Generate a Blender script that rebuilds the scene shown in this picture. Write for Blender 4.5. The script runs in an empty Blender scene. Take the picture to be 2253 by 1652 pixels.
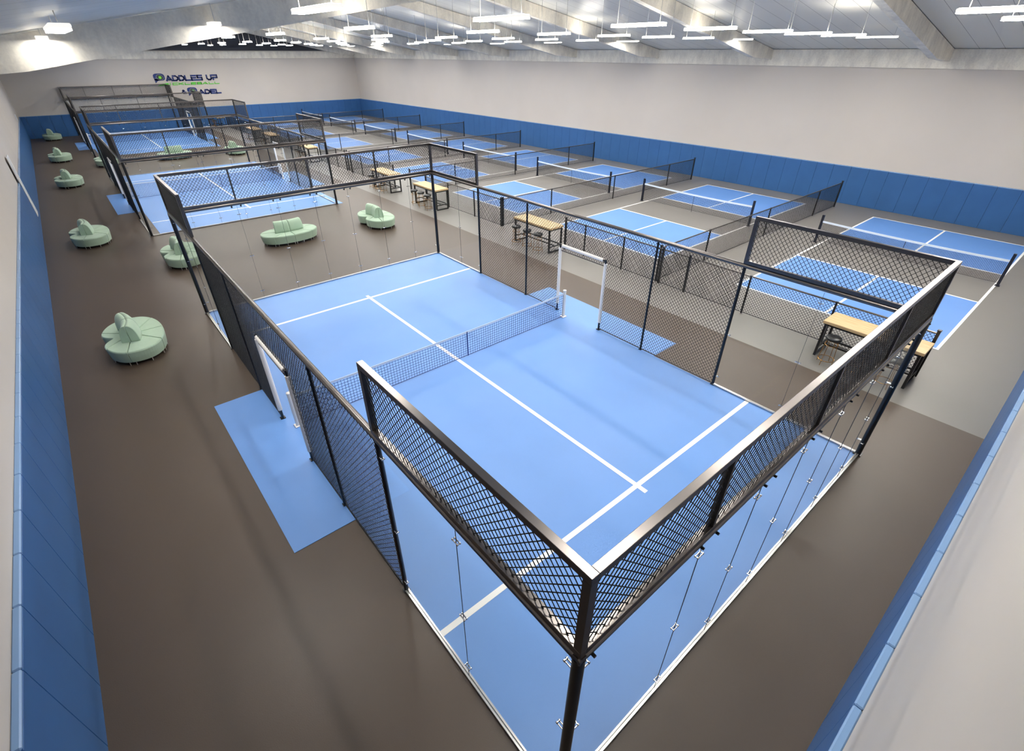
import bpy, math, random
import numpy as np
random.seed(4)
PI = math.pi
COL = bpy.context.scene.collection
KIDS = {}

# ------------------------------------------------------------------ materials
def new_mat(name):
    m = bpy.data.materials.new(name); m.use_nodes = True
    nt = m.node_tree; nt.nodes.clear()
    out = nt.nodes.new('ShaderNodeOutputMaterial')
    return m, nt, out
def lin(c):
    return tuple((x/12.92 if x <= .04045 else ((x+.055)/1.055)**2.4) for x in [v/255 for v in c]) + (1,)
def principled(name, rgb, rough=.6, metal=0, spec=.5, var=0, scale=3, bump=0, bscale=40, sheen=0, coat=0):
    m, nt, out = new_mat(name)
    b = nt.nodes.new('ShaderNodeBsdfPrincipled')
    nt.links.new(b.outputs[0], out.inputs[0])
    c = lin(rgb)
    b.inputs['Base Color'].default_value = c
    b.inputs['Roughness'].default_value = rough
    b.inputs['Metallic'].default_value = metal
    b.inputs['Specular IOR Level'].default_value = spec
    b.inputs['Sheen Weight'].default_value = sheen
    b.inputs['Coat Weight'].default_value = coat
    tc = nt.nodes.new('ShaderNodeTexCoord')
    if var:
        n = nt.nodes.new('ShaderNodeTexNoise'); n.inputs['Scale'].default_value = scale; n.inputs['Detail'].default_value = 5
        nt.links.new(tc.outputs['Object'], n.inputs['Vector'])
        r = nt.nodes.new('ShaderNodeValToRGB')
        r.color_ramp.elements[0].position = .3; r.color_ramp.elements[1].position = .7
        r.color_ramp.elements[0].color = tuple(x*(1-var) for x in c[:3])+(1,)
        r.color_ramp.elements[1].color = tuple(min(1, x*(1+var)) for x in c[:3])+(1,)
        nt.links.new(n.outputs['Fac'], r.inputs[0]); nt.links.new(r.outputs[0], b.inputs['Base Color'])
    if bump:
        n = nt.nodes.new('ShaderNodeTexNoise'); n.inputs['Scale'].default_value = bscale; n.inputs['Detail'].default_value = 3
        nt.links.new(tc.outputs['Object'], n.inputs['Vector'])
        bp = nt.nodes.new('ShaderNodeBump'); bp.inputs['Strength'].default_value = bump; bp.inputs['Distance'].default_value = .01
        nt.links.new(n.outputs['Fac'], bp.inputs['Height']); nt.links.new(bp.outputs[0], b.inputs['Normal'])
    return m

def concrete():
    m, nt, out = new_mat('concrete')
    b = nt.nodes.new('ShaderNodeBsdfPrincipled'); nt.links.new(b.outputs[0], out.inputs[0])
    b.inputs['Roughness'].default_value = .75
    tc = nt.nodes.new('ShaderNodeTexCoord')
    mp = nt.nodes.new('ShaderNodeMapping'); mp.inputs['Scale'].default_value = (1.6, 1.6, .8)
    nt.links.new(tc.outputs['Object'], mp.inputs['Vector'])
    n1 = nt.nodes.new('ShaderNodeTexNoise'); n1.inputs['Scale'].default_value = 1.1; n1.inputs['Detail'].default_value = 8; n1.inputs['Roughness'].default_value = .65
    nt.links.new(mp.outputs[0], n1.inputs['Vector'])
    n2 = nt.nodes.new('ShaderNodeTexNoise'); n2.inputs['Scale'].default_value = 14; n2.inputs['Detail'].default_value = 6
    nt.links.new(tc.outputs['Object'], n2.inputs['Vector'])
    mx = nt.nodes.new('ShaderNodeMath'); mx.operation = 'MULTIPLY_ADD'; mx.inputs[1].default_value = .3
    nt.links.new(n2.outputs['Fac'], mx.inputs[0]); nt.links.new(n1.outputs['Fac'], mx.inputs[2])
    r = nt.nodes.new('ShaderNodeValToRGB')
    r.color_ramp.elements[0].position = .45; r.color_ramp.elements[0].color = lin((208, 202, 190))
    r.color_ramp.elements[1].position = .82; r.color_ramp.elements[1].color = lin((243, 237, 222))
    nt.links.new(mx.outputs[0], r.inputs[0]); nt.links.new(r.outputs[0], b.inputs['Base Color'])
    bp = nt.nodes.new('ShaderNodeBump'); bp.inputs['Strength'].default_value = .25; bp.inputs['Distance'].default_value = .01
    nt.links.new(n2.outputs['Fac'], bp.inputs['Height']); nt.links.new(bp.outputs[0], b.inputs['Normal'])
    return m

def deck():
    # painted steel ceiling liner: sheets running up the slope, thin seams between them
    m, nt, out = new_mat('steel_ceiling_liner')
    b = nt.nodes.new('ShaderNodeBsdfPrincipled'); nt.links.new(b.outputs[0], out.inputs[0])
    b.inputs['Metallic'].default_value = .12; b.inputs['Roughness'].default_value = .34
    tc = nt.nodes.new('ShaderNodeTexCoord'); sp = nt.nodes.new('ShaderNodeSeparateXYZ')
    nt.links.new(tc.outputs['Object'], sp.inputs[0])
    f = nt.nodes.new('ShaderNodeMath'); f.operation = 'DIVIDE'; f.inputs[1].default_value = 1.0
    nt.links.new(sp.outputs['Y'], f.inputs[0])
    fr = nt.nodes.new('ShaderNodeMath'); fr.operation = 'FRACT'; nt.links.new(f.outputs[0], fr.inputs[0])
    ls = nt.nodes.new('ShaderNodeMath'); ls.operation = 'LESS_THAN'; ls.inputs[1].default_value = .022
    nt.links.new(fr.outputs[0], ls.inputs[0])
    mx = nt.nodes.new('ShaderNodeMix'); mx.data_type = 'RGBA'
    mx.inputs['A'].default_value = lin((212, 212, 206)); mx.inputs['B'].default_value = lin((120, 121, 118))
    nt.links.new(ls.outputs[0], mx.inputs['Factor']); nt.links.new(mx.outputs['Result'], b.inputs['Base Color'])
    return m

def pad_vinyl():
    return principled('blue_pad_vinyl', (54, 97, 150), rough=.42, spec=.3, var=.05, scale=1.2)

def glass():
    m, nt, out = new_mat('clear_glass')
    t = nt.nodes.new('ShaderNodeBsdfTransparent'); t.inputs[0].default_value = (.985, .993, .99, 1)
    g = nt.nodes.new('ShaderNodeBsdfGlossy'); g.inputs['Roughness'].default_value = .01
    lw = nt.nodes.new('ShaderNodeLayerWeight'); lw.inputs['Blend'].default_value = .5
    p = nt.nodes.new('ShaderNodeMath'); p.operation = 'POWER'; p.inputs[1].default_value = 5
    nt.links.new(lw.outputs['Facing'], p.inputs[0])
    a = nt.nodes.new('ShaderNodeMath'); a.operation = 'MULTIPLY_ADD'; a.inputs[1].default_value = .3; a.inputs[2].default_value = .004
    nt.links.new(p.outputs[0], a.inputs[0])
    mx = nt.nodes.new('ShaderNodeMixShader')
    nt.links.new(a.outputs[0], mx.inputs[0]); nt.links.new(t.outputs[0], mx.inputs[1]); nt.links.new(g.outputs[0], mx.inputs[2])
    nt.links.new(mx.outputs[0], out.inputs[0])
    return m

def emis(name, rgb, s):
    m, nt, out = new_mat(name)
    e = nt.nodes.new('ShaderNodeEmission'); e.inputs[0].default_value = rgb; e.inputs[1].default_value = s
    nt.links.new(e.outputs[0], out.inputs[0]); return m

def wood():
    m, nt, out = new_mat('light_oak')
    b = nt.nodes.new('ShaderNodeBsdfPrincipled'); nt.links.new(b.outputs[0], out.inputs[0])
    b.inputs['Roughness'].default_value = .5
    tc = nt.nodes.new('ShaderNodeTexCoord'); mp = nt.nodes.new('ShaderNodeMapping'); mp.inputs['Scale'].default_value = (9, .8, 9)
    nt.links.new(tc.outputs['Object'], mp.inputs['Vector'])
    n = nt.nodes.new('ShaderNodeTexNoise'); n.inputs['Scale'].default_value = 2.5; n.inputs['Detail'].default_value = 6
    nt.links.new(mp.outputs[0], n.inputs['Vector'])
    r = nt.nodes.new('ShaderNodeValToRGB')
    r.color_ramp.elements[0].position = .3; r.color_ramp.elements[0].color = lin((186, 156, 112))
    r.color_ramp.elements[1].position = .7; r.color_ramp.elements[1].color = lin((214, 188, 146))
    nt.links.new(n.outputs['Fac'], r.inputs[0]); nt.links.new(r.outputs[0], b.inputs['Base Color'])
    return m

M = {}
M['floor_dark'] = principled('grey_sport_floor', (79, 67, 57), rough=.44, spec=.5, var=.03, scale=.35, bump=.12, bscale=60)
M['floor_light'] = principled('light_grey_court_floor', (120, 117, 113), rough=.42, spec=.6, var=.03, scale=.35, bump=.12, bscale=60)
M['turf'] = principled('blue_court_turf', (98, 146, 212), rough=.45, spec=.6, var=.04, scale=.5, bump=.15, bscale=90)
M['pblue'] = principled('blue_court_paint', (96, 143, 210), rough=.42, spec=.6, var=.03, scale=.5)
M['line'] = principled('white_line_paint', (240, 240, 238), rough=.7)
M['wall'] = principled('warm_grey_wall_paint', (198, 191, 183), rough=.75, var=.02, scale=.4)
M['gable'] = principled('slate_gable_panel', (62, 65, 72), rough=.6)
M['concrete'] = concrete()
M['deck'] = deck()
M['pad'] = pad_vinyl()
M['cap'] = principled('pad_top_painted_light', (120, 156, 200), rough=.25, spec=.7)  # lighter blue paints in the light that the pad tops catch
M['steel'] = principled('black_coated_steel', (16, 16, 18), rough=.3, metal=0, spec=.6)
M['frame'] = principled('black_satin_frame', (112, 107, 104), rough=.29, metal=1)
M['wire'] = principled('black_wire', (10, 11, 14), rough=.45, spec=.35)
M['chrome'] = principled('polished_steel_clip', (205, 205, 208), rough=.12, metal=1)
M['alu'] = principled('aluminium_channel', (205, 203, 200), rough=.3, metal=.8)
M['white'] = principled('white_padding', (232, 229, 224), rough=.55)
M['netblue'] = principled('dark_blue_net_cord', (20, 52, 120), rough=.6)
M['netgrey'] = principled('dark_grey_net_cord', (34, 36, 42), rough=.6)
M['tape'] = principled('pale_net_tape', (214, 226, 240), rough=.6)
M['navy'] = principled('navy_post_paint', (16, 20, 36), rough=.35)
M['sofa'] = principled('sage_green_upholstery', (160, 184, 162), rough=.8, var=.03, scale=4, sheen=.2, bump=.08, bscale=300)
M['plinth'] = principled('black_plinth', (14, 14, 13), rough=.6)
M['wood'] = wood()
M['seat'] = principled('black_vinyl_seat', (30, 31, 33), rough=.35)
M['gold'] = principled('brass_frame', (196, 152, 92), rough=.22, metal=1)
M['glass'] = glass()
M['seal'] = principled('dark_glass_joint', (24, 40, 58), rough=.3)
M['lampbody'] = emis('opal_lamp_housing_glow', (1, .98, .95, 1), .38)
M['glow'] = emis('lamp_diffuser_glow', (1, .955, .89, 1), 62)
M['sideglow'] = emis('lamp_side_glow', (1, .97, .93, 1), .9)
M['upglow'] = emis('added_uplight_glow', (1, .93, .82, 1), 13)  # added upward glow that lifts the ceiling and beams
M['cable'] = principled('steel_suspension_cable', (190, 190, 188), rough=.4, metal=.3)
M['panelwhite'] = principled('white_wall_panel', (226, 226, 228), rough=.5)
M['logo_blue'] = principled('logo_navy', (12, 42, 110), rough=.5)
M['logo_green'] = principled('logo_green', (92, 208, 62), rough=.5)
M['logo_grey'] = principled('logo_grey', (120, 130, 140), rough=.5)
M['logo_dark'] = principled('logo_dark_grey', (46, 58, 58), rough=.5)
M['logo_lime'] = principled('logo_lime', (206, 240, 40), rough=.5)

# ------------------------------------------------------------------ mesh helper
class MB:
    def __init__(s): s.v = []; s.f = []; s.mi = []; s.sm = []; s.cur = 0
    def add(s, vs, fs, smooth=False):
        o = len(s.v); s.v += [tuple(p) for p in vs]
        for f in fs: s.f.append(tuple(i+o for i in f)); s.mi.append(s.cur); s.sm.append(smooth)
    def box(s, x0, x1, y0, y1, z0, z1, c=0):
        if x0 > x1: x0, x1 = x1, x0
        if y0 > y1: y0, y1 = y1, y0
        if z0 > z1: z0, z1 = z1, z0
        if c <= 0:
            s.add([(x0,y0,z0),(x1,y0,z0),(x1,y1,z0),(x0,y1,z0),(x0,y0,z1),(x1,y0,z1),(x1,y1,z1),(x0,y1,z1)],
                  [(0,3,2,1),(4,5,6,7),(0,1,5,4),(1,2,6,5),(2,3,7,6),(3,0,4,7)]); return
        X, Y, Z = (x0, x1), (y0, y1), (z0, z1); vs = []; idx = {}
        for i in (0,1):
            for j in (0,1):
                for k in (0,1):
                    for a in range(3):
                        p = [X[i], Y[j], Z[k]]
                        d = [c if i == 0 else -c, c if j == 0 else -c, c if k == 0 else -c]
                        for b in range(3):
                            if b != a: p[b] += d[b]
                        idx[i,j,k,a] = len(vs); vs.append(p)
        cx = [(x0+x1)/2, (y0+y1)/2, (z0+z1)/2]; fs = []
        def fix(f):
            p = [np.array(vs[i]) for i in f]; n = np.cross(p[1]-p[0], p[2]-p[0])
            if np.dot(n, sum(p)/len(p)-np.array(cx)) < 0: f = f[::-1]
            fs.append(tuple(f))
        for a in range(3):
            b, d = (a+1) % 3, (a+2) % 3
            for sd in (0,1):
                q = []
                for (u, w) in ((0,0),(1,0),(1,1),(0,1)):
                    k = [0,0,0]; k[a] = sd; k[b] = u; k[d] = w; q.append(idx[(*k, a)])
                fix(q)
            for u in (0,1):
                for w in (0,1):
                    k0 = [0,0,0]; k0[b] = u; k0[d] = w; k1 = list(k0); k1[a] = 1
                    fix([idx[(*k0, b)], idx[(*k1, b)], idx[(*k1, d)], idx[(*k0, d)]])
        for i in (0,1):
            for j in (0,1):
                for k in (0,1): fix([idx[i,j,k,0], idx[i,j,k,1], idx[i,j,k,2]])
        s.add(vs, fs)
    def tube(s, p, q, r, n=12, r2=None, cap=True):
        p = np.array(p, float); q = np.array(q, float); d = q-p; d /= np.linalg.norm(d)
        a = np.cross(d, (0,0,1)) if abs(d[2]) < .9 else np.cross(d, (1,0,0)); a /= np.linalg.norm(a); b = np.cross(d, a)
        r2 = r if r2 is None else r2; vs = []
        for c, rr in ((p, r), (q, r2)):
            for i in range(n):
                t = 2*PI*i/n; vs.append(c+rr*(a*math.cos(t)+b*math.sin(t)))
        s.add(vs, [(i, (i+1) % n, n+(i+1) % n, n+i) for i in range(n)], smooth=n > 6)
        if cap: s.add(vs, [tuple(range(n))[::-1], tuple(range(n, 2*n))])
    def ring(s, c, R, r, n=24, m=8):
        vs = []
        for i in range(n):
            t = 2*PI*i/n
            for j in range(m):
                u = 2*PI*j/m; k = R+r*math.cos(u)
                vs.append((c[0]+k*math.cos(t), c[1]+k*math.sin(t), c[2]+r*math.sin(u)))
        s.add(vs, [(i*m+j, ((i+1) % n)*m+j, ((i+1) % n)*m+(j+1) % m, i*m+(j+1) % m) for i in range(n) for j in range(m)], smooth=True)
    def lathe(s, c, prof, n=28):
        vs = []; m = len(prof)
        for i in range(n):
            t = 2*PI*i/n
            for (r, z) in prof: vs.append((c[0]+r*math.cos(t), c[1]+r*math.sin(t), c[2]+z))
        s.add(vs, [(i*m+j, ((i+1) % n)*m+j, ((i+1) % n)*m+j+1, i*m+j+1) for i in range(n) for j in range(m-1)], smooth=True)
    def loft(s, rings, smooth=False, captop=True, capbot=True):
        n = len(rings[0]); o = []
        for r in rings: o += list(r)
        fs = [(k*n+i, k*n+(i+1) % n, (k+1)*n+(i+1) % n, (k+1)*n+i) for k in range(len(rings)-1) for i in range(n)]
        if capbot: fs.append(tuple(range(n))[::-1])
        if captop: fs.append(tuple(range((len(rings)-1)*n, len(rings)*n)))
        s.add(o, fs, smooth)
    def prism_xz(s, pts, y0, y1):
        # polygon in the xz plane pushed along y
        n = len(pts)
        vs = [(x, y0, z) for x, z in pts]+[(x, y1, z) for x, z in pts]
        fs = [tuple(range(n)), tuple(range(2*n-1, n-1, -1))]+[(i, n+i, n+(i+1) % n, (i+1) % n) for i in range(n)]
        s.add(vs, fs)
    def mesh(s, name, mats):
        me = bpy.data.meshes.new(name); me.from_pydata(s.v, [], s.f)
        for m in (mats if isinstance(mats, (list, tuple)) else [mats]): me.materials.append(m)
        me.polygons.foreach_set('material_index', s.mi); me.polygons.foreach_set('use_smooth', s.sm)
        me.update(); return me

def link(name, data, parent=None, loc=None):
    o = bpy.data.objects.new(name, data); COL.objects.link(o)
    if parent is not None: o.parent = parent; KIDS.setdefault(parent.name, []).append(o)
    if loc is not None: o.location = loc
    return o
def build(mb, name, mats, parent=None, loc=None, bevel_normals=False):
    return link(name, mb.mesh(name, mats), parent, loc)
def thing(name, label, cat, group=None, loc=(0,0,0), rz=0):
    o = link(name, None); o.empty_display_size = .2; o.location = loc; o.rotation_euler = (0,0,rz)
    tag(o, label, cat, group); return o
def tag(o, label, cat, group=None):
    o['label'] = label; o['category'] = cat
    if group: o['group'] = group
def structure(o): o['kind'] = 'structure'; return o
def dup(root, loc=None, rz=None, label=None, group=None):
    r = root.copy(); COL.objects.link(r)
    if loc is not None: r.location = loc
    if rz is not None: r.rotation_euler = (0,0,rz)
    if label: r['label'] = label
    if group: r['group'] = group
    for c in KIDS.get(root.name, []): dup_child(c, r)
    return r
def dup_child(c, parent):
    k = c.copy(); COL.objects.link(k); k.parent = parent; KIDS.setdefault(parent.name, []).append(k)
    for g in KIDS.get(c.name, []): dup_child(g, k)

def wires(name, segs, r, mat):
    # three sided wires from an N x 2 x 3 array of end points
    S = np.asarray(segs, float); n = len(S); p, q = S[:,0], S[:,1]; d = q-p; d /= np.linalg.norm(d, axis=1)[:,None]
    ref = np.where(np.abs(d[:,2:3]) < .9, np.array([[0,0,1.]]), np.array([[1.,0,0]]))
    a = np.cross(d, ref); a /= np.linalg.norm(a, axis=1)[:,None]; b = np.cross(d, a)
    V = np.zeros((n, 6, 3))
    for i in range(3):
        t = 2*PI*i/3+.5; o = r*(a*math.cos(t)+b*math.sin(t)); V[:,i] = p+o; V[:,3+i] = q+o
    F = np.array([[0,1,4,3],[1,2,5,4],[2,0,3,5]])[None]+(np.arange(n)*6)[:,None,None]
    me = bpy.data.meshes.new(name); me.vertices.add(n*6); me.vertices.foreach_set('co', V.ravel())
    me.loops.add(n*12); me.loops.foreach_set('vertex_index', F.ravel().astype(np.int32))
    me.polygons.add(n*3); me.polygons.foreach_set('loop_start', np.arange(n*3, dtype=np.int32)*4)
    me.update(calc_edges=True); me.validate(); me.materials.append(mat); return me
def chain(w, h, a=.107, b=.114):
    # diamond mesh w wide, h high: list of segments in (u, v)
    nx = max(1, round(w/a))*2; ny = max(1, round(h/b))*2; dx, dy = w/nx, h/ny
    I, J = np.meshgrid(np.arange(nx), np.arange(ny), indexing='ij'); I = I.ravel(); J = J.ravel()
    e = (I+J) % 2 == 0
    p = np.where(e[:,None], np.stack([I, J], 1), np.stack([I, J+1], 1)); q = np.where(e[:,None], np.stack([I+1, J+1], 1), np.stack([I+1, J], 1))
    return p*np.array([dx, dy]), q*np.array([dx, dy])
def mesh_panel(name, axis, fixed, u0, u1, z0, z1, r=.0064, mat=None, parent=None, key=None, a=.107):
    # chain mesh panel in a vertical plane; a copy when the same size was made before
    key = (axis, round(u1-u0, 3), round(z1-z0, 3), r, a)
    if key not in mesh_panel.cache:
        p, q = chain(u1-u0, z1-z0, a, a*1.065); zz = np.zeros(len(p))
        S = np.stack([np.stack([p[:,0], zz, p[:,1]], 1), np.stack([q[:,0], zz, q[:,1]], 1)], 1) if axis == 'x' else \
            np.stack([np.stack([zz, p[:,0], p[:,1]], 1), np.stack([zz, q[:,0], q[:,1]], 1)], 1)
        mesh_panel.cache[key] = wires(name, S, r, M['wire'])
    return link(name, mesh_panel.cache[key], parent, (u0, fixed, z0) if axis == 'x' else (fixed, u0, z0))
mesh_panel.cache = {}

# ------------------------------------------------------------------ room
XL, XR, YN, YF = -4.42, 34.75, -1.91, 77.46
RX = 16.3
def roof(x): return 8.63+.165*x if x <= RX else 8.14+.173*(34.7-x)
ZR = roof(RX)
def struct_box(name, x0, x1, y0, y1, z0, z1, mat):
    mb = MB(); mb.box(x0, x1, y0, y1, z0, z1); return structure(build(mb, name, mat))
mb = MB(); mb.box(XL-.3, 13.0, YN-.3, YF+.3, -.2, 0); mb.cur = 1; mb.box(13.0, XR+.3, YN-.3, YF+.3, -.2, 0)
structure(build(mb, 'floor', [M['floor_dark'], M['floor_light']]))
WT = 7.27
struct_box('wall_left', XL-.3, XL, YN-.3, YF+.3, 0, 7.9, M['wall'])
struct_box('wall_right', XR, XR+.3, YN-.3, YF+.3, 0, 8.2, M['wall'])
struct_box('wall_far', XL, XR, YF, YF+.3, 0, 8.1, M['wall'])
mb = MB(); mb.prism_xz([(XL-.3, 0), (XR+.3, 0), (XR+.3, 8.2), (RX, ZR+.2), (XL-.3, 7.9)], YN-.3, YN)
structure(build(mb, 'wall_near', M['wall']))
mb = MB(); mb.prism_xz([(XL, 8.1), (XR, 8.1), (XR, 8.16), (RX, ZR+.15), (XL, 8.12)], YF-.02, YF+.3)
structure(build(mb, 'wall_gable', M['gable']))
# ceiling: two slopes
mb = MB(); mb.prism_xz([(XL-.3, roof(XL-.3)), (RX, ZR), (RX, ZR+.15), (XL-.3, roof(XL-.3)+.15)], YN-.3, YF+.3)
structure(build(mb, 'ceiling', M['deck']))
mb = MB(); mb.prism_xz([(RX, ZR), (XR+.3, roof(XR+.3)), (XR+.3, roof(XR+.3)+.15), (RX, ZR+.15)], YN-.3, YF+.3)
structure(build(mb, 'ceiling', M['deck']))
# concrete bands at the head of the walls
struct_box('trim_1', XR-.12, XR, YN, YF, WT, 8.13, M['concrete'])
struct_box('trim_2', XL, XR-.12, YF-.12, YF-.02, WT, 8.02, M['concrete'])
struct_box('trim_3', XL, XL+.1, YN, YF-.12, WT, 7.85, M['concrete'])
# padding along the foot of the walls, 1 m mats with a lighter strip painting the light on their tops
PH = 2.16
def pads(name, axis, fixed, sgn, u0, u1, first):
    mb = MB(); u = first
    edges = [u0]+[e for e in np.arange(first, u1, 1.0) if e > u0+.05 and e < u1-.05]+[u1]
    for a, b in zip(edges[:-1], edges[1:]):
        g = .004
        lo, hi = (fixed, fixed+sgn*.09)
        mb.cur = 0
        if axis == 'y': mb.box(lo, hi, a+g, b-g, 0, PH-.05, .006)
        else: mb.box(a+g, b-g, lo, hi, 0, PH-.05, .006)
        mb.cur = 1
        if axis == 'y': mb.box(lo, hi, a+g, b-g, PH-.05, PH, .016)
        else: mb.box(a+g, b-g, lo, hi, PH-.05, PH, .016)
    return structure(build(mb, name, [M['pad'], M['cap']]))
pads('trim_4', 'y', XL, 1, YN, YF, -1.6)
pads('trim_5', 'y', XR, -1, YN, YF, -1.3)
pads('trim_6', 'x', YF, -1, XL+.09, XR-.09, -3.9)
pads('trim_7', 'x', YN, 1, XL+.09, XR-.09, -3.5)
# white panel on the left wall
wp = thing('wall_panel', 'tall narrow white panel fixed on the left wall across the blue padding', 'wall panel', loc=(XL+.09, 36.3, .4))
mb = MB(); mb.box(.005, .04, 0, 1.15, 0, 3.0, .008); build(mb, 'board', M['panelwhite'], wp)
mb = MB(); mb.box(.04, .05, .52, .56, .02, 2.98); build(mb, 'joint_strip', M['alu'], wp)
wp2 = thing('wall_panel', 'small white panel high on the left wall near the far corner', 'wall panel', loc=(XL, 70.2, 2.35))
mb = MB(); mb.box(.005, .06, 0, 1.0, 0, .5, .01); build(mb, 'board', M['panelwhite'], wp2)

# beams
def beam(name, y, x0=None):
    mb = MB(); t = .36
    r = [(XR-.12, 7.60), (32.3, 7.73)]
    bot = lambda x: 7.73+.193*(32.3-x)
    e = .02
    if x0 is None:
        pts = [(XL+.1, 7.36), (-1.85, 7.58), (9.5, 9.48), (RX, bot(RX)-.04), (32.3, 7.73), (XR-.12, 7.60), (XR-.12, roof(XR-.12)-e), (RX, ZR-e), (XL+.1, roof(XL+.1)-e)]
    else:
        pts = [(RX, bot(RX)-.04), (32.3, 7.73), (XR-.12, 7.60), (XR-.12, roof(XR-.12)-e), (RX, ZR-e)]
    mb.prism_xz(pts, y, y+t)
    o = build(mb, 'ceiling_beam', M['concrete']); structure(o); return o
BY = [16.36, 24.96, 33.41, 42.48, 51.2, 60.2, 68.7, 76.9]
beam('b', 7.02, x0=1)
for y in BY: beam('b', y)

# ------------------------------------------------------------------ lamps
lx = [-1.35, 2.38, 6.55, 11.42, 15.05, 18.8, 22.1, 25.6, 29.6]
ly = [1.05, 9.1, 16.15, 24.0, 31.2, 38.0, 45.2, 52.4, 59.6, 66.8, 72.2]
ORD = ['first','second','third','fourth','fifth','sixth','seventh','eighth','ninth','tenth','eleventh','twelfth']
mb = MB(); mb.box(-.12, .12, -.88, .88, .035, .085, .012); LB = mb.mesh('housing', M['lampbody'])
mb = MB(); mb.box(-.1, .1, -.85, .85, .0855, .088); LU = mb.mesh('added_uplight', M['upglow'])  # unseen glowing top added to each lamp to brighten ceiling and beams
mb = MB(); mb.box(-.113, .113, -.87, .87, .008, .036, 0); mb.mi[0] = 1; LD = mb.mesh('diffuser', [M['sideglow'], M['glow']])
cable_cache = {}
for j, y in enumerate(ly):
    for i, x in enumerate(lx):
        if i == 0 and j not in (1, 2): continue
        if j == 10 and i % 2: continue
        y = ly[j]+((.78, .55)[i] if (j == 2 and i < 2) else 0)
        z = 8.6 if i else 8.24
        lab = 'white linear lamp hung from ceiling, %s row from near wall, %s column from left wall' % (ORD[j], ORD[i])
        t = thing('pendant_lamp', lab, 'lamp', 'linear pendant lamps under the roof', (x, y, z-.05))
        link('housing', LB, t); link('diffuser', LD, t)
        if 0 < i < 8 and not (j == 2 and i == 1): link('added_uplight', LU, t)
        h = roof(x)-(z-.05)
        if i not in cable_cache:
            mb = MB(); mb.tube((0,0,.1), (0,0,h), .0075, 6); cable_cache[i] = mb.mesh('cable', M['cable'])
        for s in (-.72, .72): link('cable', cable_cache[i], t, (0, s, 0))

# ------------------------------------------------------------------ padel courts
L, H3, H4, XW = 18.2, 3.565, 4.77, 10.0
SA, SB = 3.81, 14.86
SERV_N, SERV_F = 2.74, 15.6
JX = [2.02, 3.37, 4.72, 6.07, 7.42, 8.77]
def flat(mb, x0, x1, y0, y1, z0, z1): mb.box(x0, x1, y0, y1, z0, z1)
def padel_surface(oy, off, which):
    t = thing('padel_court_surface', 'blue padel court turf with white service lines, %s' % which, 'court surface', 'blue padel court floors', (off, oy, 0))
    mb = MB(); flat(mb, 0, XW, 0, L, 0, .012); build(mb, 'turf', M['turf'], t)
    for x0, x1 in ((-1.25, -.0), (XW, XW+1.22)):
        mb = MB(); flat(mb, x0, x1, 5.86, 11.87, 0, .012); build(mb, 'entrance_apron', M['turf'], t)
    for (x0, x1, y0, y1) in ((.03, XW-.03, SERV_N-.05, SERV_N+.06), (.03, XW-.03, SERV_F-.05, SERV_F+.06), (5.10, 5.21, SERV_N-.25, SERV_F+.25)):
        mb = MB(); flat(mb, x0, x1, y0, y1, .012, .0172 if x0 > 5 else .0155); build(mb, 'line', M['line'], t)
    return t
def clip(mb_v, axis):
    mb = MB()
    d = (1,0,0) if axis == 'x' else (0,1,0); n = (0,1,0) if axis == 'x' else (1,0,0)
    for s in (-1, 1):
        c = np.array(n)*s*.017
        a = c-np.array(d)*.05; b = c+np.array(d)*.05
        mb.tube(a, b, .009, 8)
        for e in (a, b): mb.tube(e-np.array(n)*.008, e+np.array(n)*.008, .016, 10)
    for e in (-1, 1):
        p = np.array(d)*.05*e
        mb.tube(p-np.array(n)*.017, p+np.array(n)*.017, .006, 6)
    return mb.mesh('glass_clip', M['chrome'])
mb = MB(); mb.tube((0, -.085, H3-.03), (0, .085, H3-.03), .018, 8); mb.tube((0, -.02, H3-.09), (0, .02, H3-.09), .03, 8)
BOLT = mb.mesh('rail_bolt', M['steel'])
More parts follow.
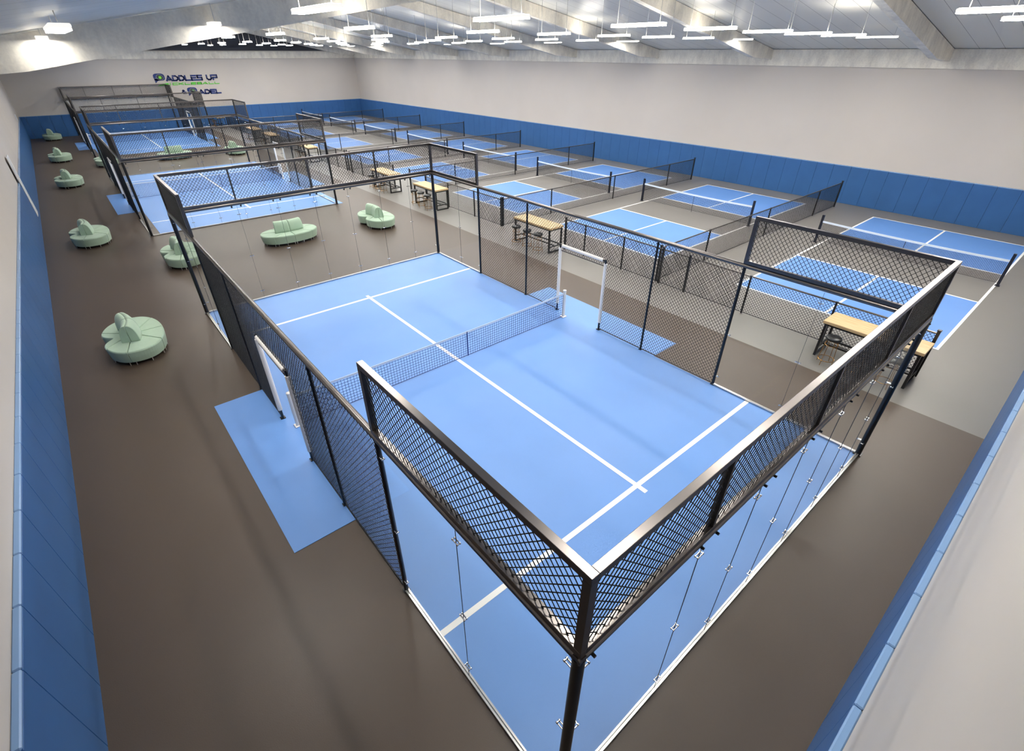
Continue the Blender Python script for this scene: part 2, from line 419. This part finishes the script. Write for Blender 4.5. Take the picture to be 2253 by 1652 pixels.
def cage(label):
    t = thing('padel_court_enclosure', label, 'court enclosure', 'glass and mesh padel court cages', (0, 0, .006))
    CX, CY = clip(None, 'x'), clip(None, 'y')
    def post(x, y, r=.05, h=H3, foot=True):
        mb = MB(); mb.tube((0,0,.02), (0,0,h), r, 14); mb.box(-r*1.35, r*1.35, -r*1.35, r*1.35, .012, .03)
        return build(mb, 'post', M['steel'], t, (x, y, 0))
    for x in (0, XW):
        for y in (0, L): post(x, y, .062)
        for y in (SA, SB): post(x, y, .04)
        for y in (6.37, 11.93): post(x, y, .034)
    # door frames with white padding
    for x in (0, XW):
        for y in (8.15, 10.18):
            mb = MB(); mb.tube((0,0,.02), (0,0,2.5), .034, 12); mb.box(-.06,.06,-.06,.06,.012,.03)
            p = build(mb, 'door_post', M['steel'], t, (x, y, 0))
            mb = MB(); mb.tube((0,0,.28), (0,0,2.36), .055, 14); build(mb, 'padding_sleeve', M['white'], p)
        mb = MB(); mb.tube((0, 8.15, 2.45), (0, 10.18, 2.45), .034, 12)
        p = build(mb, 'door_lintel', M['steel'], t, (x, 0, 0))
        mb = MB(); mb.tube((0, 8.25, 2.45), (0, 10.08, 2.45), .058, 14); build(mb, 'padding_sleeve', M['white'], p)
        mb = MB(); mb.tube((0, 8.15, 2.27), (0, 10.18, 2.27), .014, 8); build(mb, 'lower_rail', M['steel'], t, (x, 0, 0))
    # round rails at 3.56 m
    for x in (0, XW):
        mb = MB(); mb.tube((0, -.05, H3), (0, L+.05, H3), .055, 16); build(mb, 'top_rail', M['frame'], t, (x, 0, 0))
    for y in (0, L):
        mb = MB(); mb.tube((-.05, 0, H3), (XW+.05, 0, H3), .055, 16); build(mb, 'top_rail', M['frame'], t, (0, y, 0))
    # bottom rails and glass channels
    for x in (0, XW):
        for a, b in ((SA, 8.15), (10.18, SB)):
            mb = MB(); mb.tube((0, a, .05), (0, b, .05), .016, 8); build(mb, 'bottom_rail', M['steel'], t, (x, 0, 0))
        for a, b in ((.06, SA), (SB, L-.06)):
            mb = MB(); mb.box(-.035, -.008, a, b, .012, .05); mb.box(.008, .035, a, b, .012, .05); mb.box(-.035, .035, a, b, .012, .02); build(mb, 'glass_channel', M['alu'], t, (x, 0, 0))
    for y in (0, L):
        mb = MB(); mb.box(.06, XW-.06, -.035, -.008, .012, .05); mb.box(.06, XW-.06, .008, .035, .012, .05); mb.box(.06, XW-.06, -.035, .035, .012, .02); build(mb, 'glass_channel', M['alu'], t, (0, y, 0))
    # glass panels
    def gl(x0, x1, y0, y1):
        mb = MB(); mb.box(x0, x1, y0, y1, .03, H3-.06); return build(mb, 'glass_panel', M['glass'], t)
    g = .006
    for y in (0, L):
        e = [.07]+JX+[XW-.07]
        for a, b in zip(e[:-1], e[1:]): gl(a+g, b-g, y-.005, y+.005)
    for x in (0, XW):
        for a, b in ((.07, 1.92), (1.92, SA-.04), (SB+.04, L-1.92), (L-1.92, L-.07)): gl(x-.005, x+.005, a+g, b-g)
    for y in (0, L):
        for x in JX:
            mb = MB(); mb.box(x-.0025, x+.0025, y-.005, y+.005, .05, H3-.07); build(mb, 'joint_seal', M['seal'], t)
    for x in (0, XW):
        for y in (1.92, L-1.92):
            mb = MB(); mb.box(x-.005, x+.005, y-.0025, y+.0025, .05, H3-.07); build(mb, 'joint_seal', M['seal'], t)
    # chrome clips
    for y in (0, L):
        for x in JX:
            for z in (.32, 1.7, 3.2): link('glass_clip', CX, t, (x, y, z))
    for x in (0, XW):
        for y in (1.92, L-1.92):
            for z in (.32, 1.65, 3.22): link('glass_clip', CY, t, (x, y, z))
        for y in (SA-.05, SB+.05):
            for z in (.32, 1.65, 3.22): link('glass_clip', CY, t, (x, y, z))
        for y in (0, L):
            sx = 1 if x == 0 else -1; sy = 1 if y == 0 else -1
            for z in (.4, 2.0, 3.3): link('glass_clip', CX, t, (x+sx*.09, y, z)); link('glass_clip', CY, t, (x, y+sy*.09, z))
    # side mesh
    for x in (0, XW):
        for a, b in ((SA, 6.37), (6.37, 8.15), (10.18, 11.93), (11.93, SB)):
            mesh_panel('mesh_panel', 'y', x, a, b, .07, H3-.05, parent=t)
        mesh_panel('mesh_panel', 'y', x, 8.15, 10.18, 2.27, H3-.05, parent=t)
    # raised mesh frames
    z0, z1, w = H3+.06, H4, .085
    def frame_y(x, y0, y1):
        mb = MB(); s = 1 if x == 0 else -1
        for z in (z0, z1-w): mb.box(-w/2, w/2, y0, y1, z, z+w, .004)
        for yy in (y0, y1-w): mb.box(-w/2, w/2, yy, yy+w, z0+w, z1-w, 0)
        f = build(mb, 'raised_frame', M['frame'], t, (x, 0, 0))
        mesh_panel('mesh_panel', 'y', x, y0+w*.5, y1-w*.5, z0+w*.5, z1-w*.5, parent=t)
    def frame_x(y):
        mb = MB()
        for z in (z0, z1-w): mb.box(w/2, XW-w/2, -w/2, w/2, z, z+w, .004)
        f = build(mb, 'raised_frame', M['frame'], t, (0, y, 0))
        e = [w/2, 2.05, 4.72, 7.4, XW-w/2]
        for xx in e[1:-1]:
            mb = MB(); mb.box(-.022, .022, -.04, .04, z0+w, z1-w, .003); build(mb, 'frame_upright', M['frame'], t, (xx, y, 0))
        for a, b in zip(e[:-1], e[1:]): mesh_panel('mesh_panel', 'x', y, a, b, z0+w*.5, z1-w*.5, parent=t)
    for x in (0, XW):
        frame_y(x, -w/2, 3.86); frame_y(x, SB-.0, L+w/2)
    frame_x(0); frame_x(L)
    # bolts under the rail beside each upright
    for y in (0, L):
        for xx in (.12, 1.85, 2.15, 3.25, 3.5, 4.6, 4.85, 5.95, 6.2, 7.3, 7.55, 8.65, 8.9, 9.88):
            link('rail_bolt', BOLT, t, (xx, y, 0))
        
    return t
COURTS = [(0.0, 0.0), (29.86, .4), (59.05, .4)]
names = ['nearest court', 'middle court of the row', 'court by the far wall']
for (oy, off), w in zip(COURTS, names): padel_surface(oy, off, w)
c0 = cage('black steel, glass and mesh cage around the nearest padel court')
dup(c0, (0, COURTS[1][0], .006), label='black steel, glass and mesh cage around the middle padel court')
dup(c0, (0, COURTS[2][0], .006), label='black steel, glass and mesh cage around the padel court by far wall')

def net_wires(name, w, h0, hmid, h1, pitch, r, mat, sag=True):
    segs = []; n = int(w/pitch)
    top = lambda u: h1-(h1-hmid)*(1-(2*u/w-1)**2)
    for i in range(n+1):
        u = w*i/n; segs.append(((0, u, h0), (0, u, top(u))))
    m = int((h1-h0)/pitch); k = 12
    for j in range(m+1):
        for i in range(k):
            u, v = w*i/k, w*(i+1)/k
            segs.append(((0, u, h0+(top(u)-h0)*j/m), (0, v, h0+(top(v)-h0)*j/m)))
    return wires(name, segs, r, mat)
# padel net (built along local y, turned to run along x)
def padel_net(label):
    t = thing('padel_net', label, 'net', 'padel nets', (9.76, 9.62, .006), PI/2)
    w = 9.56
    for u in (0, w):
        mb = MB(); mb.tube((0,0,.03), (0,0,1.0), .055, 16); mb.box(-.09,.09,-.09,.09,.012,.035,.004); mb.lathe((0,0,1.0), [(.055,0),(.062,.0),(.062,.03),(.03,.045),(0,.045)], 16)
        build(mb, 'net_post', M['white'], t, (0, u, 0))
    link('netting', net_wires('netting', w-.12, .04, .86, .92, .088, .0058, M['netblue']), t, (0, .06, 0))
    mb = MB(); k = 14; W = w-.12
    for i in range(k):
        u, v = W*i/k, W*(i+1)/k; f = lambda q: .92-.06*(1-(2*q/W-1)**2)
        a, b = f(u), f(v)
        mb.add([(-.006,u,a-.05),(.006,u,a-.05),(.006,u,a+.012),(-.006,u,a+.012),(-.006,v,b-.05),(.006,v,b-.05),(.006,v,b+.012),(-.006,v,b+.012)],
               [(0,1,5,4),(1,2,6,5),(2,3,7,6),(3,0,4,7)])
    build(mb, 'top_tape', M['tape'], t, (0, .06, 0))
    mb = MB(); mb.box(-.008, .008, 4.2, 4.235, .015, .86); build(mb, 'centre_strap', M['netblue'], t)
    mb = MB(); mb.tube((0, .06, .035), (0, w-.06, .035), .008, 6); build(mb, 'bottom_cord', M['netblue'], t)
    return t
n0 = padel_net('low white-topped net between white posts inside the nearest padel court')
dup(n0, (9.76+.2, 9.62+COURTS[1][0], .006), label='low white-topped net across the middle padel court')
dup(n0, (9.76+.2, 9.62+COURTS[2][0], .006), label='low white-topped net across the padel court by far wall')

# ------------------------------------------------------------------ pickleball side
PC = [3.66, 14.38, 24.33, 34.1, 43.9, 53.7, 63.4, 73.0]
WHO = ['nearest, by the near wall', 'second from near wall', 'third from near wall', 'fourth from near wall', 'fifth from near wall', 'sixth from near wall', 'seventh from near wall', 'last one by the far wall']
def pickle_surface(c, who, src=None):
    lab = 'blue painted pickleball court with grey kitchen and white lines, '+who
    if src: return dup(src, (0, c, 0), label=lab)
    t = thing('pickleball_court_surface', lab, 'court surface', 'painted pickleball courts', (0, c, 0))
    x0, x1, k0, k1, hw, lw = 17.32, 32.78, 22.82, 27.08, 3.47, .085
    for a, b in ((x0, k0), (k1, x1)):
        mb = MB(); flat(mb, a, b, -hw, hw, 0, .004); build(mb, 'service_area', M['pblue'], t)
        mb = MB(); flat(mb, a, b, -lw/2, lw/2, .004, .007); build(mb, 'line', M['line'], t)
    for y in (-hw, hw-lw):
        mb = MB(); flat(mb, x0, x1, y, y+lw, .004, .0065); build(mb, 'line', M['line'], t)
    for x in (x0, k0-lw/2, k1-lw/2, x1-lw):
        mb = MB(); flat(mb, x, x+lw, -hw+.0, hw, .0065, .008); build(mb, 'line', M['line'], t)
    return t
ps = None
for c, w in zip(PC, WHO):
    r = pickle_surface(c, w, ps); ps = ps or r
def pickle_net(c, lab, src=None):
    if src: return dup(src, (25.42, c-3.5, .009), label=lab)
    t = thing('pickleball_net', lab, 'net', 'pickleball nets', (25.42, c-3.5, .009)); w = 7.2
    for u in (0, w):
        mb = MB(); mb.box(-.05, .05, -.05, .05, .0, 1.34, .006); mb.box(-.085,.085,-.085,.085,0,.02); build(mb, 'net_post', M['navy'], t, (0, u, 0))
    W = w-.1
    link('netting', net_wires('netting', W, .12, .99, 1.04, .052, .0058, M['netgrey']), t, (0, .05, 0))
    mb = MB(); k = 12
    for i in range(k):
        u, v = W*i/k, W*(i+1)/k; f = lambda q: 1.06-.05*(1-(2*q/W-1)**2)
        a, b = f(u), f(v)
        mb.add([(-.012,u,a-.075),(.012,u,a-.075),(.012,u,a+.01),(-.012,u,a+.01),(-.012,v,b-.075),(.012,v,b-.075),(.012,v,b+.01),(-.012,v,b+.01)],
               [(0,1,5,4),(1,2,6,5),(2,3,7,6),(3,0,4,7)])
    build(mb, 'top_tape', M['tape'], t, (0, .05, 0))
    mb = MB(); mb.box(-.006, .006, 3.58, 3.6, .02, 1.0); build(mb, 'centre_strap', M['netgrey'], t)
    mb = MB(); mb.tube((0, .05, .12), (0, w-.05, .12), .008, 6); build(mb, 'bottom_cord', M['netgrey'], t)
    return t
pn = None
for c, w in zip(PC, WHO):
    r = pickle_net(c, 'pickleball net with white tape and navy posts on court '+w, pn); pn = pn or r

# fences
FH = 1.42
def fence_post(mb, h=1.5, big=True):
    s = .04 if big else .028
    mb.box(-s, s, -s, s, 0, h, .004); mb.box(-s-.012, s+.012, -s-.012, s+.012, h, h+.03, .005)
def fence(label, axis, pos, us, loc, big=()):
    t = thing('mesh_fence', label, 'fence', 'low black mesh fences around the pickleball courts', loc)
    for i, u in enumerate(us):
        mb = MB(); e = i in (0, len(us)-1) or i in big; fence_post(mb, 1.5 if e else FH, e)
        build(mb, 'fence_post', M['steel'], t, (u, 0, 0) if axis == 'x' else (0, u, 0))
    a, b = us[0], us[-1]
    mb = MB()
    if axis == 'x': mb.tube((a, 0, FH), (b, 0, FH), .028, 12)
    else: mb.tube((0, a, FH), (0, b, FH), .028, 12)
    build(mb, 'top_rail', M['frame'], t)
    mb = MB()
    if axis == 'x': mb.tube((a, 0, .05), (b, 0, .05), .014, 8)
    else: mb.tube((0, a, .05), (0, b, .05), .014, 8)
    build(mb, 'bottom_rail', M['steel'], t)
    for p, q in zip(us[:-1], us[1:]): mesh_panel('mesh_panel', axis, 0, p, q, .06, FH-.02, r=.0066, parent=t)
    return t
FY = [9.5, 19.6, 29.42, 39.2, 48.9, 58.3, 68.0]
f0 = None
for i, y in enumerate(FY):
    lab = 'low black mesh fence running to the right wall, %s from the near wall' % ORD[i]
    if f0 is None: f0 = fence(lab, 'x', 0, [0, 3.63, 9.23, 15.13, 18.23], (15.12, y, 0))
    else: dup(f0, (15.12, y, 0), label=lab)
S0 = [0, 2.65, 5.46, 7.9, 9.1, 11.08, 13.3, 14.55]
S1 = [0, 2.45, 5.1, 7.6]
la = fence('long low black mesh fence beside the bar table nearest the near wall', 'y', 0, S0, (15.0, .19, 0), big=(3, 4))
lb = fence('short low black mesh fence behind the third bar table from near wall', 'y', 0, S1, (15.0, 19.62, 0))
s2 = fence('long low black mesh fence alongside the middle padel court', 'y', 0, [0, 2.35, 5.05, 6.95, 7.85, 9.6, 11.8, 13.1], (15.0, 31.45, 0), big=(3, 4))
dup(lb, (15.0, 49.3, 0), label='short low black mesh fence between the middle and far padel courts')
dup(s2, (15.0, 61.2, 0), label='long low black mesh fence alongside the padel court by far wall')

# ------------------------------------------------------------------ bar tables and stools
def table(label, src=None, loc=None):
    if src: return dup(src, loc, label=label)
    t = thing('bar_table', label, 'table', 'high bar tables by the fence', loc)
    w, l, h = .45, 1.3, 1.2
    mb = MB(); mb.box(-w, w, -l, l, h-.09, h, .006); build(mb, 'table_top', M['wood'], t)
    for s in (-1, 1):
        mb = MB(); y = s*(l-.09); q = .035
        for x in (-w+.06, w-.06): mb.box(x-q, x+q, y-q, y+q, 0, h-.09, .003)
        for z in (.0, h-.16): mb.box(-w+.06, w-.06, y-q, y+q, z, z+.07, .003)
        mb.box(-w+.06, w-.06, y-q*.8, y+q*.8, .26, .31)
        build(mb, 'leg_frame', M['steel'], t)
    mb = MB()
    for x in (-w+.06, w-.06): mb.box(x-.025, x+.025, -l+.12, l-.12, h-.15, h-.09)
    build(mb, 'apron', M['steel'], t)
    mb = MB(); mb.box(-.03, .03, -l+.12, l-.12, .26, .31); mb.box(w-.09, w-.03, -l+.12, l-.12, .26, .31); build(mb, 'stretcher', M['steel'], t)
    return t
def stool(label, src=None, loc=None, rz=0):
    if src: return dup(src, loc, rz, label=label)
    t = thing('bar_stool', label, 'stool', 'black stools with brass frames at the bar tables', loc)
    mb = MB(); mb.lathe((0,0,0), [(0,.82),(.19,.82),(.215,.835),(.22,.86),(.215,.895),(.19,.915),(0,.92)], 32); build(mb, 'seat', M['seat'], t)
    for i in range(4):
        a = PI/4+i*PI/2; mb = MB()
        mb.tube((.235*math.cos(a), .235*math.sin(a), 0), (.16*math.cos(a), .16*math.sin(a), .825), .010, 8)
        build(mb, 'leg', M['gold'], t)
    mb = MB(); mb.ring((0,0,.17), .222, .012, 28, 8); build(mb, 'foot_ring', M['gold'], t)
    mb = MB(); mb.ring((0,0,.66), .178, .009, 28, 8); build(mb, 'upper_ring', M['gold'], t)
    return t
TY = [(1.43, 'by the near wall'), (16.0, 'in the first fence gap'), (25.7, 'beside the far end of the nearest padel court'),
      (31.4, 'by the near corner of the middle padel court'), (45.6, 'beside the far end of the middle padel court'), (55.3, 'between the middle and far padel courts'),
      (60.9, 'by the near corner of the far padel court'), (75.4, 'against the far wall')]
t0 = s0 = None
for k, (y, w) in enumerate(TY):
    r = table('oak-topped bar table %s, %s from near wall' % (w, ORD[k]), t0, (14.37, y, 0)); t0 = t0 or r
    for j, dy in enumerate((-.78, 0, .78)):
        pos = ('near', 'middle', 'far')[j]
        lab = 'black stool with brass legs, %s of three at %s bar table from near wall' % (pos, ORD[k])
        r = stool(lab, s0, (13.68, y+dy+.02, 0), random.uniform(0, 1.5)); s0 = s0 or r

# ------------------------------------------------------------------ ottomans
def ott_r(a):
    # bean outline, notch at 180 degrees
    A, B = .83, 1.36; n = 2.3
    c, s = abs(math.cos(a))/A, abs(math.sin(a))/B
    r = (c**n+s**n)**(-1/n)
    d = ((a-PI+PI) % (2*PI))-PI
    return r-.30*math.exp(-(d/.30)**2)
def ottoman(label, src=None, loc=None, rz=0):
    if src: return dup(src, loc, rz, label=label)
    t = thing('ottoman_sofa', label, 'sofa', 'sage green island sofas on the grey floor', loc, rz)
    bounds = [math.radians(x) for x in (-55, 0, 55, 103, 140, 220, 257, 305)]
    mb = MB(); n = 48; rings = []
    for z, k in ((.07, .90), (.13, .90)):
        rings.append([(k*ott_r(2*PI*i/n)*math.cos(2*PI*i/n), k*ott_r(2*PI*i/n)*math.sin(2*PI*i/n), z) for i in range(n)])
    mb.loft(rings); build(mb, 'plinth', M['plinth'], t)
    for a, b in zip(bounds[:-1], bounds[1:]):
        m = 14; arc = [a+(b-a)*i/m for i in range(m+1)]
        mid = (a+b)/2; g = .007
        cx, cy = .25*math.cos(mid), .45*math.sin(mid)
        def ring(z, k, ins):
            P = [(.0+g*math.cos(mid)*2, g*math.sin(mid)*2)]
            for q in arc:
                r = ott_r(q)*k; P.append((r*math.cos(q), r*math.sin(q)))
            # shrink along the two straight sides and the outer curve
            out = []
            for i, (x, y) in enumerate(P):
                if i == 0: x += math.cos(mid)*(g+ins)*.8; y += math.sin(mid)*(g+ins)*.8
                else:
                    q = arc[i-1]; r = math.hypot(x, y)-ins
                    x, y = r*math.cos(q), r*math.sin(q)
                    if i == 1: x -= math.sin(q)*(g+ins*.5); y += math.cos(q)*(g+ins*.5)
                    if i == m+1: x += math.sin(q)*(g+ins*.5); y -= math.cos(q)*(g+ins*.5)
                out.append((x, y, z))
            return out
        mb = MB(); mb.loft([ring(.12, .955, 0), ring(.30, .985, 0), ring(.455, 1.0, 0), ring(.485, 1.0, .012), ring(.502, 1.0, .035)])
        mb.sm = [False]*len(mb.sm); build(mb, 'seat_cushion', M['sofa'], t)
    # backrest: a curved bolster in four upholstered pieces, bending round the notch
    R = 1.9; half = .62/R*1.02
    def bolster(a0, a1, side):
        prof = []
        for i in range(9):
            u = i/8
            th = u*PI/2
            prof.append((side*(.008+.235*(1-.0*u)*math.cos(th)**.8 if i < 8 else side*.008), .5+.52*math.sin(th)))
        prof = [(side*(.008+.232*math.cos(i/8*PI/2)**.75), .495+.53*math.sin(i/8*PI/2)) for i in range(9)]
        prof = [(side*.008, .495)]+prof
        rings = []; m = 10
        for k in range(m+1):
            a = a0+(a1-a0)*k/m; rr = []
            for (o, z) in prof:
                r = R+o; rr.append((-R+r*math.cos(a), r*math.sin(a), z))
            rings.append(rr)
        if side < 0: rings = [x[::-1] for x in rings]
        mb = MB(); mb.loft(rings); mb.sm = [len(f) == 4 for f in mb.f]
        return mb
    for (a0, a1) in ((-half, -.004), (.004, half)):
        for side in (-1, 1): build(bolster(a0, a1, side), 'backrest', M['sofa'], t)
    for q in bounds[:-1]+[math.radians(x) for x in (28, 80, 180, 280, -28)]:
        for e in ((-.07, .07) if q in bounds else (0,)):
            r = ott_r(q+e)*.93; mb = MB(); mb.tube((0,0,0), (0,0,.13), .014, 8); build(mb, 'foot', M['alu'], t, (r*math.cos(q+e), r*math.sin(q+e), 0))
    return t
o0 = ottoman('sage green curved island sofa nearest the camera along the left wall', None, (-2.3, 16.93, 0))
for (x, y, rz, lab) in [
    (-2.42, 30.75, 0, 'sage green island sofa along the left wall, second from camera'),
    (-2.42, 47.0, 0, 'sage green island sofa along the left wall, third from camera'),
    (-2.42, 59.3, 0, 'sage green island sofa along the left wall, fourth from camera'),
    (-2.42, 75.3, 0, 'sage green island sofa in the far left corner by the blue padding'),
    (.55, 24.7, 0, 'sage green island sofa behind the left rear corner of nearest padel cage'),
    (5.3, 24.6, -PI/2, 'sage green island sofa seen broadside through the glass behind the nearest court'),
    (9.95, 24.35, 0, 'sage green island sofa right of the broadside one, notch facing left'),
    (.45, 54.4, 0, 'sage green island sofa between middle and far padel courts, leftmost'),
    (5.5, 54.2, -PI/2, 'sage green broadside island sofa between middle and far padel courts'),
    (10.35, 53.6, 0, 'sage green island sofa between middle and far padel courts, rightmost')]:
    ottoman(lab, o0, (x, y, 0), rz)

# ------------------------------------------------------------------ wall sign
GL = {
 'A': [[(0,0),(.5,1),(1,0)],[(.42,.2),(.8,.2)]],
 'D': [[(.12,1),(.65,1),(1,.7),(1,.3),(.65,0),(.06,0),(.06,.62)]],
 'L': [[(.06,1),(.06,.0),(1,0)]],
 'E': [[(1,1),(.06,1)],[(.06,.5),(.9,.5)],[(.06,.62),(.06,0),(1,0)]],
 'S': [[(1,1),(.1,1),(.1,.52),(.95,.5),(.95,0),(0,0)]],
 'U': [[(.06,1),(.06,.25),(.3,0),(.7,0),(.95,.25),(.95,1)]],
 'P': [[(0,1),(.95,1),(.95,.45),(.1,.45),(.1,0)]],
 'I': [[(.5,0),(.5,1)]],
 'C': [[(1,1),(.1,1),(.1,0),(1,0)]],
 'K': [[(.06,0),(.06,1)],[(.9,1),(.2,.5),(.95,0)]],
 'B': [[(.06,0),(.06,1),(.85,1),(.85,.5),(.06,.5)],[(.85,.5),(.95,.5),(.95,0),(.06,0)]],
 '&': [[(1,0),(.25,.8),(.45,1),(.7,.8),(.1,.35),(.3,0),(.7,0),(1,.45)]],
}
def stroke(mb, pts, th, d=.04):
    for (a, b) in zip(pts[:-1], pts[1:]):
        a = np.array(a); b = np.array(b); v = b-a; l = np.linalg.norm(v)
        if l == 0: continue
        v = v/l; n = np.array([-v[1], v[0]])*th/2; a2 = a-v*th*.42; b2 = b+v*th*.42
        P = [a2-n, b2-n, b2+n, a2+n]
        mb.prism_xz([(p[0], p[1]) for p in P], -d, 0)
def letters(text, x0, x1, z0, z1, mat, th, sign, slant=0, gap=.22):
    adv = [(.5 if c == ' ' else (.45 if c == 'I' else 1)) for c in text]
    tot = sum(adv)+gap*(len(text)-1); k = (x1-x0)/tot; x = x0
    for c, a in zip(text, adv):
        if c != ' ':
            mb = MB()
            for st in GL[c]: stroke(mb, [(x+u*a*k+slant*v, z0+v*(z1-z0)) for u, v in st], th)
            build(mb, 'letter', mat, sign)
        x += (a+gap)*k
sign = thing('wall_sign', 'blue and green club name lettering with two paddle emblems on far wall', 'sign', loc=(0, YF-.005, 0))
letters('ADDLES UP', 10.42, 16.0, 5.08, 5.54, M['logo_blue'], .16, sign)
letters('ICKLEBALL', 10.5, 16.05, 4.63, 4.82, M['logo_green'], .075, sign, slant=.05)
letters('&', 11.6, 12.05, 3.7, 4.06, M['logo_blue'], .1, sign)
letters('ADEL', 13.5, 15.95, 3.62, 4.0, M['logo_blue'], .15, sign)
def emblem(x, z, w, h, lime):
    mb = MB(); n = 28; pts = []
    for i in range(n):
        a = 2*PI*i/n; c, s = math.cos(a), math.sin(a); e = 3.2
        r = (abs(c)**e+abs(s)**e)**(-1/e); pts.append((x+w*.52*r*c, z+h*.34*r*s+h*.12))
    mb.prism_xz(pts, -.03, 0)
    mb.prism_xz([(x-w*.5, z+.0), (x+w*.1, z-h*.2), (x-w*.2, z-h*.22), (x-w*.47, z-h*.46)][::-1], -.03, 0)
    e = build(mb, 'emblem', M['logo_blue'], sign)
    def ell(cx, cz, a, b, y, mat, nm, rot=0, par=e):
        m2 = MB(); m2.prism_xz([(cx+a*math.cos(t)*math.cos(rot)-b*math.sin(t)*math.sin(rot), cz+a*math.cos(t)*math.sin(rot)+b*math.sin(t)*math.cos(rot)) for t in [2*PI*i/24 for i in range(24)]], -y-.01, -y+.005)
        build(m2, nm, mat, par)
    ell(x+.06*w, z+.1*h, .34*w, .27*h, .04, M['logo_grey'], 'paddle_rim', -.2)
    ell(x+.06*w, z+.1*h, .30*w, .235*h, .052, M['logo_dark'], 'paddle_face', -.2)
    m2 = MB(); stroke(m2, [(x-.28*w, z+.04*h), (x-.5*w, z-.0*h)], .05, .05); build(m2, 'paddle_handle', M['logo_grey'], e)
    ell(x+.08*w, z+.08*h, .14*w, .14*h, .066, M['logo_green'], 'ball')
    if lime:
        for dx, dz in ((0,0),(.07,.06),(-.07,.05),(.05,-.07),(-.05,-.06)):
            ell(x+(.08+dx)*w, z+(.08+dz)*h, .028*w, .03*h, .08, M['logo_lime'], 'ball_hole')
emblem(9.72, 5.33, 1.12, 1.08, True)
emblem(12.78, 3.86, 1.05, 1.0, False)
mb = MB(); mb.prism_xz([(9.25, 4.56), (10.45, 4.6), (10.5, 4.84), (9.85, 4.78)][::-1], -.035, 0); build(mb, 'green_swoosh', M['logo_green'], sign)

# ------------------------------------------------------------------ camera, world, view
from mathutils import Matrix
R = [[0.7646983107718435, -0.6443876299669057, 0.0010372310848195676], [-0.3558891295249472, -0.42367635139899695, -0.8329713541000126], [0.5371958869804053, 0.6366026481337219, -0.5533151429343568]]
Cc = (-1.8591341318369918, -1.288751843297806, 7.9704900354866535)
cam = bpy.data.cameras.new('camera'); co = bpy.data.objects.new('camera', cam); COL.objects.link(co)
co.matrix_world = Matrix([[R[0][0], -R[1][0], -R[2][0], Cc[0]], [R[0][1], -R[1][1], -R[2][1], Cc[1]], [R[0][2], -R[1][2], -R[2][2], Cc[2]], [0,0,0,1]])
cam.sensor_fit = 'HORIZONTAL'; cam.sensor_width = 36; cam.lens = 36*1070.79/2253; cam.clip_start = .05; cam.clip_end = 300
sc = bpy.context.scene; sc.camera = co
w = bpy.data.worlds.new('world'); sc.world = w; w.use_nodes = True
w.node_tree.nodes['Background'].inputs[0].default_value = (.5, .5, .52, 1); w.node_tree.nodes['Background'].inputs[1].default_value = .2
sc.view_settings.view_transform = 'Standard'; sc.view_settings.look = 'None'; sc.view_settings.gamma = 1
sc.view_settings.use_curve_mapping = False; sc.view_settings.exposure = 1.4
try:
    sc.cycles.use_denoising = True; sc.cycles.max_bounces = 6; sc.cycles.diffuse_bounces = 3; sc.cycles.glossy_bounces = 3; sc.cycles.transparent_max_bounces = 16; sc.cycles.adaptive_threshold = .06; sc.cycles.adaptive_min_samples = 16
    sc.cycles.sample_clamp_indirect = 8; sc.cycles.caustics_reflective = False; sc.cycles.caustics_refractive = False
except Exception: pass
